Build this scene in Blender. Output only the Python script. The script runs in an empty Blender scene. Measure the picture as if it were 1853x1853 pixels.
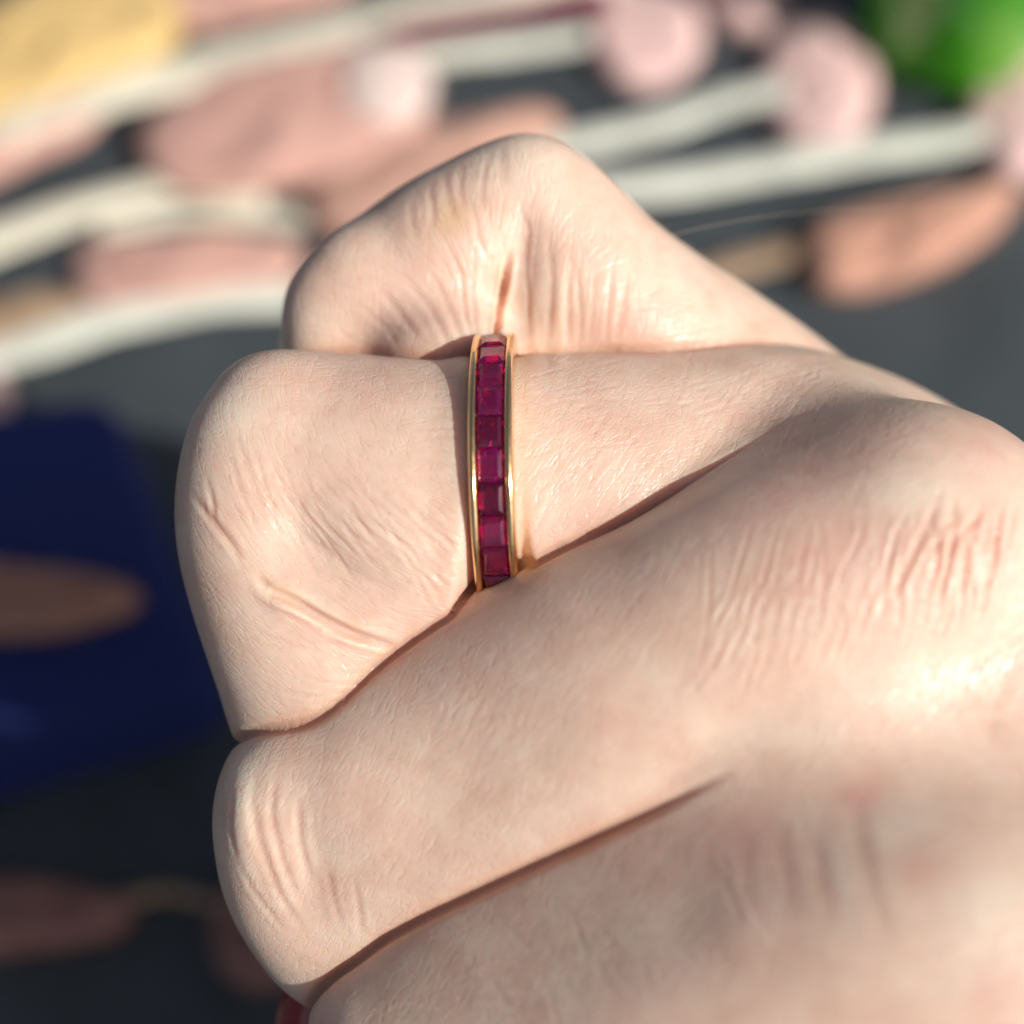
import bpy, math, random
import numpy as np
from concurrent.futures import ThreadPoolExecutor
from mathutils import Matrix, Vector

random.seed(7)
RNG = np.random.default_rng(11)
sc = bpy.context.scene
COL = sc.collection
CM = 0.01                                    # everything is authored in centimetres

# ------------------------------------------------------------------ camera
PITCH = math.radians(60.0)                   # downward tilt of the phone
FOCUS = 10.3                                 # cm to the ring
TABLE = 25.0                                 # cm along the view axis to the table top
right = Vector((1, 0, 0))
fwd = Vector((0, math.cos(PITCH), -math.sin(PITCH)))
up = Vector((0, math.sin(PITCH), math.cos(PITCH)))
cam_pos = -fwd * TABLE                       # the axis meets the table at the origin
ROT = Matrix((right, up, -fwd)).transposed()
cam = bpy.data.cameras.new('camera')
cam.lens = 50.0
cam.sensor_width = 36.0
cam.clip_start = 0.005
cam.clip_end = 100.0
cam.dof.use_dof = True
cam.dof.focus_distance = (FOCUS - 0.60) * CM      # the skin and stones facing the lens
cam.dof.aperture_fstop = 11.0
cam_o = bpy.data.objects.new('camera', cam)
COL.objects.link(cam_o)
cam_o.matrix_world = Matrix.Translation(cam_pos * CM) @ ROT.to_4x4()
sc.camera = cam_o

# ------------------------------------------------------------------ daylight
SUN_V = Vector((0.68, -0.07, 0.73)).normalized()      # towards the sun, seen from the camera
SUN_W = (ROT @ SUN_V).normalized()
elev = math.asin(SUN_W.z)
azim = math.atan2(SUN_W.x, SUN_W.y)
w = bpy.data.worlds.new('World')
sc.world = w
w.use_nodes = True
nt = w.node_tree
sky = nt.nodes.new('ShaderNodeTexSky')
sky.sky_type = 'NISHITA'
sky.sun_disc = False
sky.air_density = 0.8
sky.dust_density = 2.5
sky.ozone_density = 0.6
sky.sun_elevation = elev
sky.sun_rotation = azim
bg = nt.nodes['Background']
bg.inputs['Strength'].default_value = 0.07
hs = nt.nodes.new('ShaderNodeHueSaturation')
hs.inputs['Saturation'].default_value = 0.6
nt.links.new(sky.outputs['Color'], hs.inputs['Color'])
nt.links.new(hs.outputs['Color'], bg.inputs['Color'])
sl = bpy.data.lights.new('sun', 'SUN')
sl.energy = 4.1
sl.angle = math.radians(0.5)
sl.color = (1.0, 0.945, 0.86)
so = bpy.data.objects.new('sun', sl)
COL.objects.link(so)
so.rotation_euler = SUN_W.to_track_quat('Z', 'Y').to_euler()
so.location = SUN_W * 0.5
sc.view_settings.view_transform = 'Standard'
sc.view_settings.look = 'None'
sc.view_settings.exposure = 0.12
sc.view_settings.gamma = 1.0
sc.cycles.use_denoising = True
sc.cycles.max_bounces = 12
sc.cycles.transmission_bounces = 10
sc.cycles.glossy_bounces = 6
sc.cycles.sample_clamp_indirect = 6.0

# ------------------------------------------------------------------ helpers
N_PX = 1853.0
FR = 0.72                                     # frame width at unit distance


def V(px, py, z):
    """a picture position and a depth (cm towards the camera from the focus plane) -> hand space, cm"""
    s = FR * (FOCUS - z) / N_PX
    return np.array(((px - N_PX / 2) * s, (N_PX / 2 - py) * s, z))


def to_px(P):
    s = N_PX / (FR * (FOCUS - P[:, 2]))
    return P[:, 0] * s + N_PX / 2, N_PX / 2 - P[:, 1] * s


def on_table(px, py, h=0.0):
    """the point of the level h cm above the table that is seen at a picture position (world, cm)"""
    d = ROT @ Vector(((px / N_PX - 0.5) * FR, (0.5 - py / N_PX) * FR, -1.0))
    t = (h - cam_pos.z) / d.z
    return cam_pos + d * t


def mesh_obj(name, verts, faces, mat, parent=None, smooth=True, scale=CM):
    me = bpy.data.meshes.new(name)
    v = np.asarray(verts, dtype=np.float64) * scale
    me.from_pydata(v.tolist(), [], [list(map(int, f)) for f in faces])
    if smooth:
        me.polygons.foreach_set('use_smooth', [True] * len(me.polygons))
    me.update()
    o = bpy.data.objects.new(name, me)
    if mat:
        me.materials.append(mat)
    COL.objects.link(o)
    if parent:
        o.parent = parent
    return o


def tag(o, label=None, cat=None, group=None, kind=None):
    if label: o['label'] = label
    if cat: o['category'] = cat
    if group: o['group'] = group
    if kind: o['kind'] = kind
    return o


def empty(name, loc, label, cat, group=None):
    o = bpy.data.objects.new(name, None)
    o.empty_display_size = 0.01
    o.location = Vector(loc) * CM
    COL.objects.link(o)
    tag(o, label, cat, group)
    return o


class Mat:
    def __init__(self, name):
        self.m = bpy.data.materials.new(name)
        self.m.use_nodes = True
        self.t = self.m.node_tree
        self.p = self.t.nodes['Principled BSDF']

    def n(self, kind, **kw):
        nd = self.t.nodes.new(kind)
        for k, v in kw.items():
            if hasattr(nd, k) and not k.startswith('i_'):
                setattr(nd, k, v)
        return nd

    def link(self, a, b):
        self.t.links.new(a, b)

    def set(self, **kw):
        for k, v in kw.items():
            self.p.inputs[k.replace('_', ' ')].default_value = v
        return self

    def math(self, op, a, b=None, c=None, clamp=False):
        nd = self.n('ShaderNodeMath')
        nd.operation = op
        nd.use_clamp = clamp
        for i, x in enumerate((a, b, c)):
            if x is None: continue
            if isinstance(x, (int, float)): nd.inputs[i].default_value = x
            else: self.link(x, nd.inputs[i])
        return nd.outputs[0]

    def mix(self, f, a, b, blend='MIX'):
        nd = self.n('ShaderNodeMix')
        nd.data_type = 'RGBA'
        nd.blend_type = blend
        for sock, x in ((nd.inputs[0], f), (nd.inputs[6], a), (nd.inputs[7], b)):
            if isinstance(x, (int, float)): sock.default_value = x
            elif isinstance(x, tuple): sock.default_value = x if len(x) == 4 else x + (1,)
            else: self.link(x, sock)
        return nd.outputs[2]

    def ramp(self, f, stops):
        nd = self.n('ShaderNodeValToRGB')
        while len(nd.color_ramp.elements) < len(stops): nd.color_ramp.elements.new(0.5)
        for e, (p, c) in zip(nd.color_ramp.elements, stops):
            e.position = p
            e.color = c if len(c) == 4 else tuple(c) + (1,)
        self.link(f, nd.inputs[0])
        return nd.outputs[0]

    def coords(self, scale=(1, 1, 1), rot=(0, 0, 0), loc=(0, 0, 0), src='Object'):
        tc = self.n('ShaderNodeTexCoord')
        mp = self.n('ShaderNodeMapping')
        mp.vector_type = 'POINT'
        # rotate first, then stretch along the rotated axes
        m1 = mp
        m1.inputs['Rotation'].default_value = rot
        m1.inputs['Location'].default_value = loc
        self.link(tc.outputs[src], m1.inputs['Vector'])
        m2 = self.n('ShaderNodeMapping')
        m2.inputs['Scale'].default_value = scale
        self.link(m1.outputs[0], m2.inputs['Vector'])
        return m2.outputs[0]

    def noise(self, vec, scale, detail=3, rough=0.55, dist=0.0):
        nd = self.n('ShaderNodeTexNoise')
        nd.inputs['Scale'].default_value = scale
        nd.inputs['Detail'].default_value = detail
        nd.inputs['Roughness'].default_value = rough
        nd.inputs['Distortion'].default_value = dist
        self.link(vec, nd.inputs['Vector'])
        return nd

    def bump(self, h, strength, distance, normal=None):
        nd = self.n('ShaderNodeBump')
        nd.inputs['Strength'].default_value = strength
        nd.inputs['Distance'].default_value = distance
        self.link(h, nd.inputs['Height'])
        if normal is not None: self.link(normal, nd.inputs['Normal'])
        return nd.outputs[0]


# ------------------------------------------------------------------ table top (setting)
m = Mat('dark_slate')
co = m.coords()
n1 = m.noise(co, 34, 7, 0.7, 0.6)
n2 = m.noise(co, 420, 5)
colr = m.ramp(n1.outputs[0], [(0.3, (0.032, 0.041, 0.048)), (0.52, (0.048, 0.059, 0.068)), (0.72, (0.066, 0.080, 0.091))])
m.link(colr, m.p.inputs['Base Color'])
m.set(Roughness=0.62)
m.link(m.bump(n2.outputs[0], 0.4, 0.0006), m.p.inputs['Normal'])
slate = m.m
ST = 400
tv, tf = [], []
NG = 24
for i in range(NG + 1):
    for j in range(NG + 1):
        tv.append((-ST / 2 + ST * i / NG, -ST / 2 + ST * j / NG, 0.0))
for i in range(NG):
    for j in range(NG):
        a = i * (NG + 1) + j
        tf.append((a, a + NG + 1, a + NG + 2, a + 1))
tag(mesh_obj('tabletop', tv, tf, slate), 'dark slate grey tabletop, sunlit behind and shaded in front', kind='structure')

# ------------------------------------------------------------------ the hand: one continuous implicit surface


def chain(spec):
    """spec rows: picture x, picture y, depth z, radius in cm"""
    return spline_tube(np.array([np.append(V(a, b, z), r) for a, b, z, r in spec]))


def spline_tube(P):
    """rows x, y, z, radius -> Catmull-Rom coefficients and a coarse polyline"""
    Q = np.vstack([2 * P[0] - P[1], P, 2 * P[-1] - P[-2]])
    co = []
    for i in range(1, len(Q) - 2):
        p0, p1, p2, p3 = Q[i - 1], Q[i], Q[i + 1], Q[i + 2]
        co.append((p1, 0.5 * (p2 - p0), 0.5 * (2 * p0 - 5 * p1 + 4 * p2 - p3), 0.5 * (-p0 + 3 * p1 - 3 * p2 + p3)))
    co = np.array(co)                                  # span, power, xyzr
    ts = np.arange(0, len(co) + 1e-6, 1 / 4)
    poly = np.array([sp_eval(co, np.array([t]))[0][0] for t in ts])
    return co, ts, poly


def sp_eval(co, t):
    i = np.clip(t.astype(int), 0, len(co) - 1)
    u = (t - i)[:, None]
    c = co[i]
    return c[:, 0] + u * (c[:, 1] + u * (c[:, 2] + u * c[:, 3])), c[:, 1] + u * (2 * c[:, 2] + 3 * u * c[:, 3])


LITTLE = chain([(2050, 1200, -4.9, 1.10), (1560, 925, -2.1, 0.98), (1312, 734, -1.25, 0.88), (1095, 558, -0.76, 0.75), (982, 392, -0.50, 0.545),
                (925, 384, -0.50, 0.545), (790, 500, -0.64, 0.70), (672, 600, -0.78, 0.66), (650, 760, -1.6, 0.62), (760, 900, -2.5, 0.58)])
RING = chain([(2300, 1500, -4.8, 1.30), (1730, 1040, -1.9, 1.12), (1440, 896, -0.85, 1.13), (1200, 872, -0.30, 0.97), (900, 865, 0.0, 0.875),
              (700, 866, 0.02, 0.885), (572, 862, -0.02, 0.86), (530, 960, -0.05, 0.82), (600, 1160, -0.08, 0.85), (655, 1300, -0.32, 0.84), (800, 1450, -1.3, 0.78), (1000, 1450, -2.2, 0.7)])
RING_BELLY = chain([(1450, 960, -0.7, 0.95), (1200, 965, -0.18, 0.86), (950, 985, -0.03, 0.81), (760, 1000, 0.05, 0.82)])
MIDDLE = chain([(2450, 1650, -3.4, 1.40), (1975, 1300, -0.10, 1.13), (1705, 1075, 0.54, 1.00), (1480, 1085, 0.72, 1.02), (1150, 1215, 0.56, 0.97), (900, 1330, 0.22, 0.945),
                (710, 1440, -0.04, 0.965), (637, 1488, -0.14, 0.965), (648, 1575, -0.24, 0.90), (750, 1690, -0.4, 0.84), (950, 1800, -1.2, 0.78)])
MIDDLE_BELLY = chain([(2000, 1400, 0.24, 1.0), (1700, 1262, 0.46, 0.97), (1400, 1240, 0.57, 0.95), (1150, 1345, 0.52, 0.92), (900, 1478, 0.24, 0.88), (740, 1560, -0.02, 0.82), (690, 1600, -0.15, 0.80)])
MIDDLE_TOP = chain([(568, 1446, 0.16, 0.60), (700, 1384, 0.24, 0.72), (900, 1290, 0.26, 0.85), (1100, 1190, 0.40, 0.90)])
RING_RIM = chain([(484, 742, 0.28, 0.36), (450, 805, 0.37, 0.36), (443, 900, 0.39, 0.35), (460, 1010, 0.33, 0.34), (512, 1190, 0.18, 0.34), (540, 1280, 0.06, 0.34)])
MIDDLE_RIM = chain([(532, 1392, 0.37, 0.33), (502, 1445, 0.41, 0.34), (498, 1520, 0.37, 0.34), (522, 1610, 0.24, 0.33), (580, 1695, 0.06, 0.32)])
LITTLE_RIM = chain([(640, 505, -0.36, 0.32), (595, 555, -0.38, 0.30), (590, 625, -0.42, 0.29)])
INDEX_TOP = chain([(790, 1858, 0.24, 0.90), (975, 1724, 0.42, 0.95), (1260, 1565, 0.66, 0.98), (1450, 1510, 0.80, 1.0), (1720, 1540, 0.80, 1.05), (2050, 1620, 0.45, 1.1)])
INDEX = chain([(2800, 2000, -2.8, 1.55), (2150, 1780, 0.45, 1.3), (1860, 1720, 1.28, 1.17), (1640, 1705, 1.35, 1.16), (1320, 1785, 1.06, 1.11), (1000, 1935, 0.60, 1.07),
               (890, 2030, 0.28, 1.04), (880, 2130, 0.15, 1.02), (950, 2280, 0.0, 0.9), (1200, 2330, -0.8, 0.8)])
PALM = chain([(1300, 1300, -2.8, 1.2), (1700, 1400, -2.6, 1.7), (2350, 1650, -3.2, 2.0), (2750, 1900, -4.0, 2.2)])  # off-frame end enlarged to block sun from the box
THUMB = chain([(2450, 2550, -1.6, 2.1), (1950, 2200, -1.9, 1.6), (1200, 2050, -1.6, 1.15), (850, 2000, -0.75, 0.98), (720, 1930, -0.55, 0.80), (665, 1885, -0.50, 0.66)])  # off-frame thumb base thickened to close a gap letting sun through


SHADE_ARM_PTS = np.array([(2.6, -2.2, -2.6, 1.7), (4.7, -5.0, -2.3, 2.7), (6.2, -8.6, -1.2, 4.0), (7.4, -13.0, -0.3, 4.3), (8.0, -24.0, 0.8, 4.2)])  # unseen forearm, widened to throw shade on the lower left of the table


def tube_d(P, T, M=0.6):
    co, ts, poly = T
    d2 = np.full(len(P), 1e9, dtype=np.float32)
    tb = np.zeros(len(P), dtype=np.float32)
    idx = np.nonzero(((P > poly[:, :3].min(0) - poly[:, 3].max() - M) & (P < poly[:, :3].max(0) + poly[:, 3].max() + M)).all(1))[0]
    Q0 = P[idx]
    X, Y, Z = Q0.T
    dl = np.full(len(idx), 1e9, dtype=np.float32); tl = np.zeros(len(idx), dtype=np.float32)
    for k in range(len(ts) - 1):
        a, b = poly[k].astype(np.float32), poly[k + 1].astype(np.float32)
        ab = b[:3] - a[:3]
        dx, dy, dz = X - a[0], Y - a[1], Z - a[2]
        t = np.clip((dx * ab[0] + dy * ab[1] + dz * ab[2]) / (ab @ ab), 0, 1)
        dd = np.sqrt((dx - t * ab[0]) ** 2 + (dy - t * ab[1]) ** 2 + (dz - t * ab[2]) ** 2) - (a[3] + t * (b[3] - a[3]))
        w = dd < dl
        dl[w] = dd[w]; tl[w] = ts[k] + t[w] / 4
    near = np.nonzero(dl < M)[0]
    Q = Q0[near]; t = tl[near].astype(np.float64)
    for it in range(7):
        c, dc = sp_eval(co, t)
        e = c[:, :3] - Q
        if it < 6:
            g_ = (e * dc[:, :3]).sum(1) - np.linalg.norm(e, axis=1) * dc[:, 3]
            t = np.clip(t - np.clip(g_ / ((dc[:, :3] ** 2).sum(1) + 1e-9), -0.12, 0.12) * 0.75, 0, len(co) - 1e-5)
    dl[near] = np.linalg.norm(e, axis=1) - c[:, 3]
    d = np.full(len(P), 9.0, dtype=np.float32)
    d[idx] = dl
    return d


def smin(a, b, k):
    h = np.clip(0.5 + 0.5 * (b - a) / k, 0, 1)
    return b + (a - b) * h - k * h * (1 - h)


def sstep(e0, e1, x):
    t = np.clip((x - e0) / (e1 - e0), 0, 1)
    return t * t * (3 - 2 * t)


def ball(P, c, r):
    return np.linalg.norm(P - V(*c), axis=1) - r


RING_C = V(905, 865, 0.0)
RING_T = math.radians(-1.6)


def hand_sdf(P, parts=False):
    P = P.astype(np.float32)
    px, py = to_px(P)
    a = tube_d(P, LITTLE); b = tube_d(P, RING); c = tube_d(P, MIDDLE); d = tube_d(P, INDEX)
    pm = tube_d(P, PALM); th = tube_d(P, THUMB)
    # the ring presses a shallow waist into its finger
    gx = P[:, 0] - RING_C[0]
    b = b + 0.018 * np.exp(-(gx / 0.10) ** 2) - 0.025 * np.exp(-((gx + 0.27) / 0.12) ** 2)
    # flesh squeezed out on both sides of the bends, meeting in a crease
    a = smin(a, ball(P, (945, 512, -0.64), 0.52), 0.08)
    a = smin(a, ball(P, (805, 680, -0.30), 0.58), 0.2)
    a = smin(a, ball(P, (995, 690, -0.70), 0.60), 0.16)
    b = smin(b, tube_d(P, RING_BELLY), 0.35)
    rr = np.hypot(P[:, 1] - RING_C[1], P[:, 2] - RING_C[2]) - (0.90 + 1.8 * np.maximum(0, np.abs(gx) - 0.17))
    b = -smin(-b, -(rr / 2.06).astype(np.float32), 0.04)
    b = smin(b, ball(P, (705, 1270, -0.28), 0.72), 0.035)
    c = smin(c, tube_d(P, MIDDLE_BELLY), 0.3)
    c = smin(c, tube_d(P, MIDDLE_TOP), 0.2)
    c = smin(c, tube_d(P, MIDDLE_RIM), 0.30)
    b = smin(b, tube_d(P, RING_RIM), 0.34)
    a = smin(a, tube_d(P, LITTLE_RIM), 0.25)
    d = smin(d, tube_d(P, INDEX_TOP), 0.35)
    if parts: return np.stack([a, b, c, d])
    f = smin(d, c, 0.045 + 0.55 * sstep(1080, 1560, px))
    f = smin(f, ball(P, (1665, 940, 0.68), 0.70), 0.6)
    f = smin(f, b, 0.03 + 0.75 * sstep(1120, 1560, px))
    f = smin(f, a, 0.03 + 0.30 * sstep(1480, 1800, px))
    f = smin(f, pm, 0.4)
    f = smin(f, th, 0.06)
    f = smin(f, tube_d(P, SHADE_ARM), 0.5)
    # fine and coarse halves of the body, both closed
    cut = np.maximum(P[:, 0] - 4.7, -4.9 - P[:, 1])
    return np.maximum(f, cut) if not COARSE else np.maximum(f, -(cut + 0.2))


SHADE_ARM = spline_tube(SHADE_ARM_PTS)
COARSE = False
RES = 1.0


def hand_field(P):
    n = max(1, len(P) // 60000)
    with ThreadPoolExecutor(4) as ex:
        return np.concatenate(list(ex.map(hand_sdf, np.array_split(P, n))))


def surface_nets(lo, hi, h0):
    lo = np.array(lo); hi = np.array(hi)
    dims = np.ceil((hi - lo) / h0).astype(int)
    g = np.stack(np.meshgrid(*[np.arange(n) for n in dims], indexing='ij'), -1).reshape(-1, 3)
    cells, h = g, h0
    for sub in (2, 3, 2):
        c = lo + (cells + 0.5) * h
        keep = np.abs(hand_field(c)) < h * 2.3
        cells = cells[keep]
        o = np.stack(np.meshgrid(*[np.arange(sub)] * 3, indexing='ij'), -1).reshape(-1, 3)
        cells = (cells[:, None, :] * sub + o[None]).reshape(-1, 3)
        h /= sub
    c = lo + (cells + 0.5) * h
    keep = np.abs(hand_field(c)) < h * 0.95
    cells = cells[keep]
    big = int(max(cells.max(0)) + 4)
    key = lambda q: (q[:, 0] * big + q[:, 1]) * big + q[:, 2]
    corners = np.array([(i, j, k) for i in (0, 1) for j in (0, 1) for k in (0, 1)])
    allk = np.concatenate([key(cells + q) for q in corners])
    uk, inv = np.unique(allk, return_inverse=True)
    pos = np.stack([uk // (big * big), (uk // big) % big, uk % big], -1)
    val = hand_field(lo + pos * h)
    cv = val[inv].reshape(8, -1)                       # corner values per cell
    ins = cv < 0
    cnt = ins.sum(0)
    act = (cnt > 0) & (cnt < 8)
    cells = cells[act]; cv = cv[:, act]; ins = ins[:, act]
    acc = np.zeros((len(cells), 3)); num = np.zeros(len(cells))
    for p in range(8):
        for q in range(p + 1, 8):
            dq = corners[q] - corners[p]
            if np.abs(dq).sum() != 1: continue
            x = ins[p] != ins[q]
            t = cv[p] / np.where(x, cv[p] - cv[q], 1)
            acc += np.where(x[:, None], corners[p] + t[:, None] * dq, 0)
            num += x
    verts = lo + (cells + acc / num[:, None]) * h
    ck = key(cells)
    order = np.argsort(ck)
    sk = ck[order]

    def find(q):
        k = key(q)
        i = np.clip(np.searchsorted(sk, k), 0, len(sk) - 1)
        return np.where(sk[i] == k, order[i], -1)
    faces = []
    for ax in range(3):
        e = np.zeros(3, int); e[ax] = 1
        i1 = 0
        i2 = {0: 4, 1: 2, 2: 1}[ax]
        x = ins[i1] != ins[i2]
        cc = cells[x]
        u = np.zeros(3, int); v = np.zeros(3, int)
        u[(ax + 1) % 3] = 1; v[(ax + 2) % 3] = 1
        q = np.stack([find(cc), find(cc - u), find(cc - u - v), find(cc - v)], -1)
        flip = ~ins[i1][x]
        q[flip] = q[flip][:, ::-1]
        faces.append(q[(q >= 0).all(1)])
    return verts, np.concatenate(faces)


def relax(verts, faces, it=2, lam=0.5):
    n = len(verts)
    e = np.concatenate([faces[:, [0, 1]], faces[:, [1, 2]], faces[:, [2, 3]], faces[:, [3, 0]]])
    deg = np.bincount(e[:, 0], minlength=n) + 1e-9
    for _ in range(it):
        s = np.stack([np.bincount(e[:, 0], weights=verts[e[:, 1], k], minlength=n) for k in range(3)], -1)
        verts = verts + lam * (s / deg[:, None] - verts)
    return verts


def normals(verts, faces):
    a = verts[faces[:, 2]] - verts[faces[:, 0]]
    b = verts[faces[:, 3]] - verts[faces[:, 1]]
    fn = np.cross(a, b)
    out = np.zeros_like(verts)
    for k in range(4):
        for ax in range(3):
            out[:, ax] += np.bincount(faces[:, k], weights=fn[:, ax], minlength=len(verts))
    return out / (np.linalg.norm(out, axis=1, keepdims=True) + 1e-12)


HV, HF = surface_nets((-3.4, -5.1, -6.2), (4.9, 3.4, 3.4), 0.228 * RES)
HV = relax(HV, HF, 3)
COARSE = True
AV, AF = surface_nets((-1.0, -30.0, -8.0), (14.5, 3.4, 5.6), 1.2)
COARSE = False
HN = normals(HV, HF)
HX, HY = to_px(HV)
with ThreadPoolExecutor(4) as ex:
    FD = np.concatenate(list(ex.map(lambda q: hand_sdf(q, True), np.array_split(HV, 16))), axis=1)
# --- relief: skin folds cut into the surface.  Each fold is a short path laid on the skin.
BIN = 5.0
gw = int(2600 / BIN)
bx = np.clip(((HX + 300) / BIN).astype(int), 0, gw - 1); by = np.clip(((HY + 300) / BIN).astype(int), 0, gw - 1)
DEPTH = np.full(gw * gw, -99.0)
np.maximum.at(DEPTH, bx * gw + by, HV[:, 2])
FRONT = HV[:, 2] > DEPTH[bx * gw + by] - 0.25
FI = np.nonzero(FRONT)[0]
FI = FI[np.argsort(HX[FI])]
FXs = HX[FI]
DISP = np.zeros(len(HV)); CREASE_SHADE = np.zeros(len(HV), dtype=np.float32)


def lay(path):
    """picture path -> points on the skin"""
    p = np.asarray(path, float)
    seg = np.r_[0, np.cumsum(np.hypot(*np.diff(p, axis=0).T))]
    u = np.linspace(0, seg[-1], max(3, int(seg[-1] / 5)))
    x = np.interp(u, seg, p[:, 0]); y = np.interp(u, seg, p[:, 1])
    if len(p) > 2:                                        # round the corners
        for _ in range(6):
            x[1:-1] = (x[:-2] + 2 * x[1:-1] + x[2:]) / 4; y[1:-1] = (y[:-2] + 2 * y[1:-1] + y[2:]) / 4
    z = DEPTH[np.clip(((x + 300) / BIN).astype(int), 0, gw - 1) * gw + np.clip(((y + 300) / BIN).astype(int), 0, gw - 1)]
    ok = z > -50
    x, y, z = x[ok], y[ok], z[ok]
    s_ = FR * (FOCUS - z) / N_PX
    return np.stack([(x - N_PX / 2) * s_, (N_PX / 2 - y) * s_, z], -1)


def fold(path, depth, width, lip=0.6, red=0.5, taper=True):
    depth *= 0.40 if depth < 0.04 else 0.7
    width = max(width * 0.8, 0.0135)
    red *= 0.45
    L = lay(path)
    if len(L) < 3: return
    lo = L.min(0) - 4 * width; hi = L.max(0) + 4 * width
    xs, _ = to_px(np.array([(lo[0], 0, hi[2]), (hi[0], 0, hi[2]), (lo[0], 0, lo[2]), (hi[0], 0, lo[2])]))
    c = FI[np.searchsorted(FXs, xs.min()):np.searchsorted(FXs, xs.max())]
    c = c[((HV[c] > lo) & (HV[c] < hi)).all(1)]
    if not len(c): return
    D = np.full(len(c), 9.0); K = np.zeros(len(c))
    Q = HV[c]
    for k in range(len(L) - 1):
        ab = L[k + 1] - L[k]
        t = np.clip(((Q - L[k]) @ ab) / (ab @ ab + 1e-12), 0, 1)
        d = np.linalg.norm(Q - L[k] - t[:, None] * ab, axis=1)
        w_ = d < D
        D[w_] = d[w_]; K[w_] = (k + t[w_]) / (len(L) - 1)
    fade = np.clip(np.minimum(K, 1 - K) * 4, 0, 1) if taper else 1.0
    g = np.exp(-(D / width) ** 2) * fade
    DISP[c] += depth * (-g + lip * np.exp(-((D - 2.1 * width) / (1.1 * width)) ** 2) * fade)
    CREASE_SHADE[c] = np.maximum(CREASE_SHADE[c], (np.exp(-(D / (1.6 * width)) ** 2) * fade * red).astype(np.float32))


def mound(cx, cy, rx, ry, rot, amp):
    """a broad low swelling or hollow of the skin"""
    x, y = HX - cx, HY - cy
    u = (x * math.cos(rot) + y * math.sin(rot)) / rx; v = (-x * math.sin(rot) + y * math.cos(rot)) / ry
    DISP[:] += np.where(FRONT, amp * np.exp(-(u * u + v * v)), 0)


# where two fingers press together the skin turns in sharply
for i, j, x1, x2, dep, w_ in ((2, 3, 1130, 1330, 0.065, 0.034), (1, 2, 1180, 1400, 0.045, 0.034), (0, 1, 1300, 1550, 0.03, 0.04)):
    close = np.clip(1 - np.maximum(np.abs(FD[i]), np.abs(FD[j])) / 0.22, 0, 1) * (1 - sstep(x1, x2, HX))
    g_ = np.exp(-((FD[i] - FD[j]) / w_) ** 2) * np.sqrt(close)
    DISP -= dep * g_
    CREASE_SHADE = np.maximum(CREASE_SHADE, (np.exp(-((FD[i] - FD[j]) / (2.2 * w_)) ** 2) * close * 0.9).astype(np.float32))  # paints shade along the contact between fingers
# little finger: flexion crease and the folds that fan out of it
fold([(925, 452), (915, 505), (905, 552), (899, 600), (896, 660)], 0.11, 0.028, 0.25, 2.2)
FAN = [[(723, 484), (772, 560), (802, 602), (822, 650)], [(761, 481), (795, 526), (835, 600), (850, 650)], [(802, 432), (832, 500), (852, 580), (868, 640)],
       [(851, 371), (870, 430), (885, 481)], [(685, 522), (712, 552), (761, 635)], [(666, 571), (727, 605), (770, 640)], [(855, 462), (851, 522), (868, 590), (884, 640)],
       [(600, 600), (650, 625), (700, 640)], [(640, 540), (690, 575), (735, 630)],
       [(919, 345), (906, 400), (900, 439)], [(927, 352), (948, 425), (953, 480), (950, 540), (958, 640)], [(991, 401), (999, 500), (999, 570), (988, 640)], [(968, 540), (974, 640)],
       [(1029, 445), (1031, 540), (1025, 640)], [(1078, 454), (1074, 540), (1067, 635)], [(1104, 474), (1098, 560), (1089, 630)], [(1140, 490), (1130, 560), (1118, 622)], [(1050, 470), (1050, 560), (1046, 636)],
       [(885, 258), (870, 295), (869, 340), (874, 375)], [(915, 262), (917, 345)], [(742, 350), (742, 401), (757, 445)], [(776, 328), (783, 375), (790, 409)], [(802, 312), (810, 360), (830, 420)], [(840, 290), (838, 330), (850, 380)]]
for i, p in enumerate(FAN):
    fold([(x_ + RNG.normal(0, 5), y_ + RNG.normal(0, 8)) for x_, y_ in p], RNG.uniform(0.006, 0.020), RNG.uniform(0.018, 0.036), 0.5, 0.35)
mound(975, 560, 18, 80, 0.05, 0.03); mound(1012, 560, 14, 80, 0.03, 0.025); mound(868, 570, 14, 60, -0.15, 0.02)
# ring finger: knuckle fold, diagonal skin lines, the crease above the middle joint
fold([(462, 1040), (485, 1068), (530, 1086), (586, 1121), (640, 1148), (720, 1172)], 0.075, 0.034, 0.45, 0.9)
fold([(500, 1100), (540, 1120), (600, 1140), (660, 1160)], 0.03, 0.022, 0.5, 0.3)
fold([(342, 892), (389, 949), (423, 989), (440, 1020)], 0.030, 0.030, 0.4, 0.6)
fold([(372, 860), (385, 905), (388, 945)], 0.02, 0.022, 0.4, 0.3)
mound(515, 1100, 40, 16, 0.4, 0.03)
for i in range(50):
    i = i / 1.6
    x = 415 + 14.5 * i + RNG.normal(0, 6); y = 800 + 5 * i + RNG.uniform(-40, 70)
    a = math.radians(72 - 0.8 * i + RNG.normal(0, 5)); p = [(x, y)]
    n = RNG.integers(6, 15)
    for k in range(n):
        x += 20 * math.cos(a); y += 20 * math.sin(a); p.append((x, y))
        a += math.radians(RNG.normal(-1.6 if k > 2 else -4, 4))
    p = [q for q in p if q[0] < 838 and q[1] < 1165 - (838 - q[0]) * 0.1]
    if len(p) > 3: fold(p, RNG.uniform(0.007, 0.014), 0.017, 0.5, 0.22)
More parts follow.
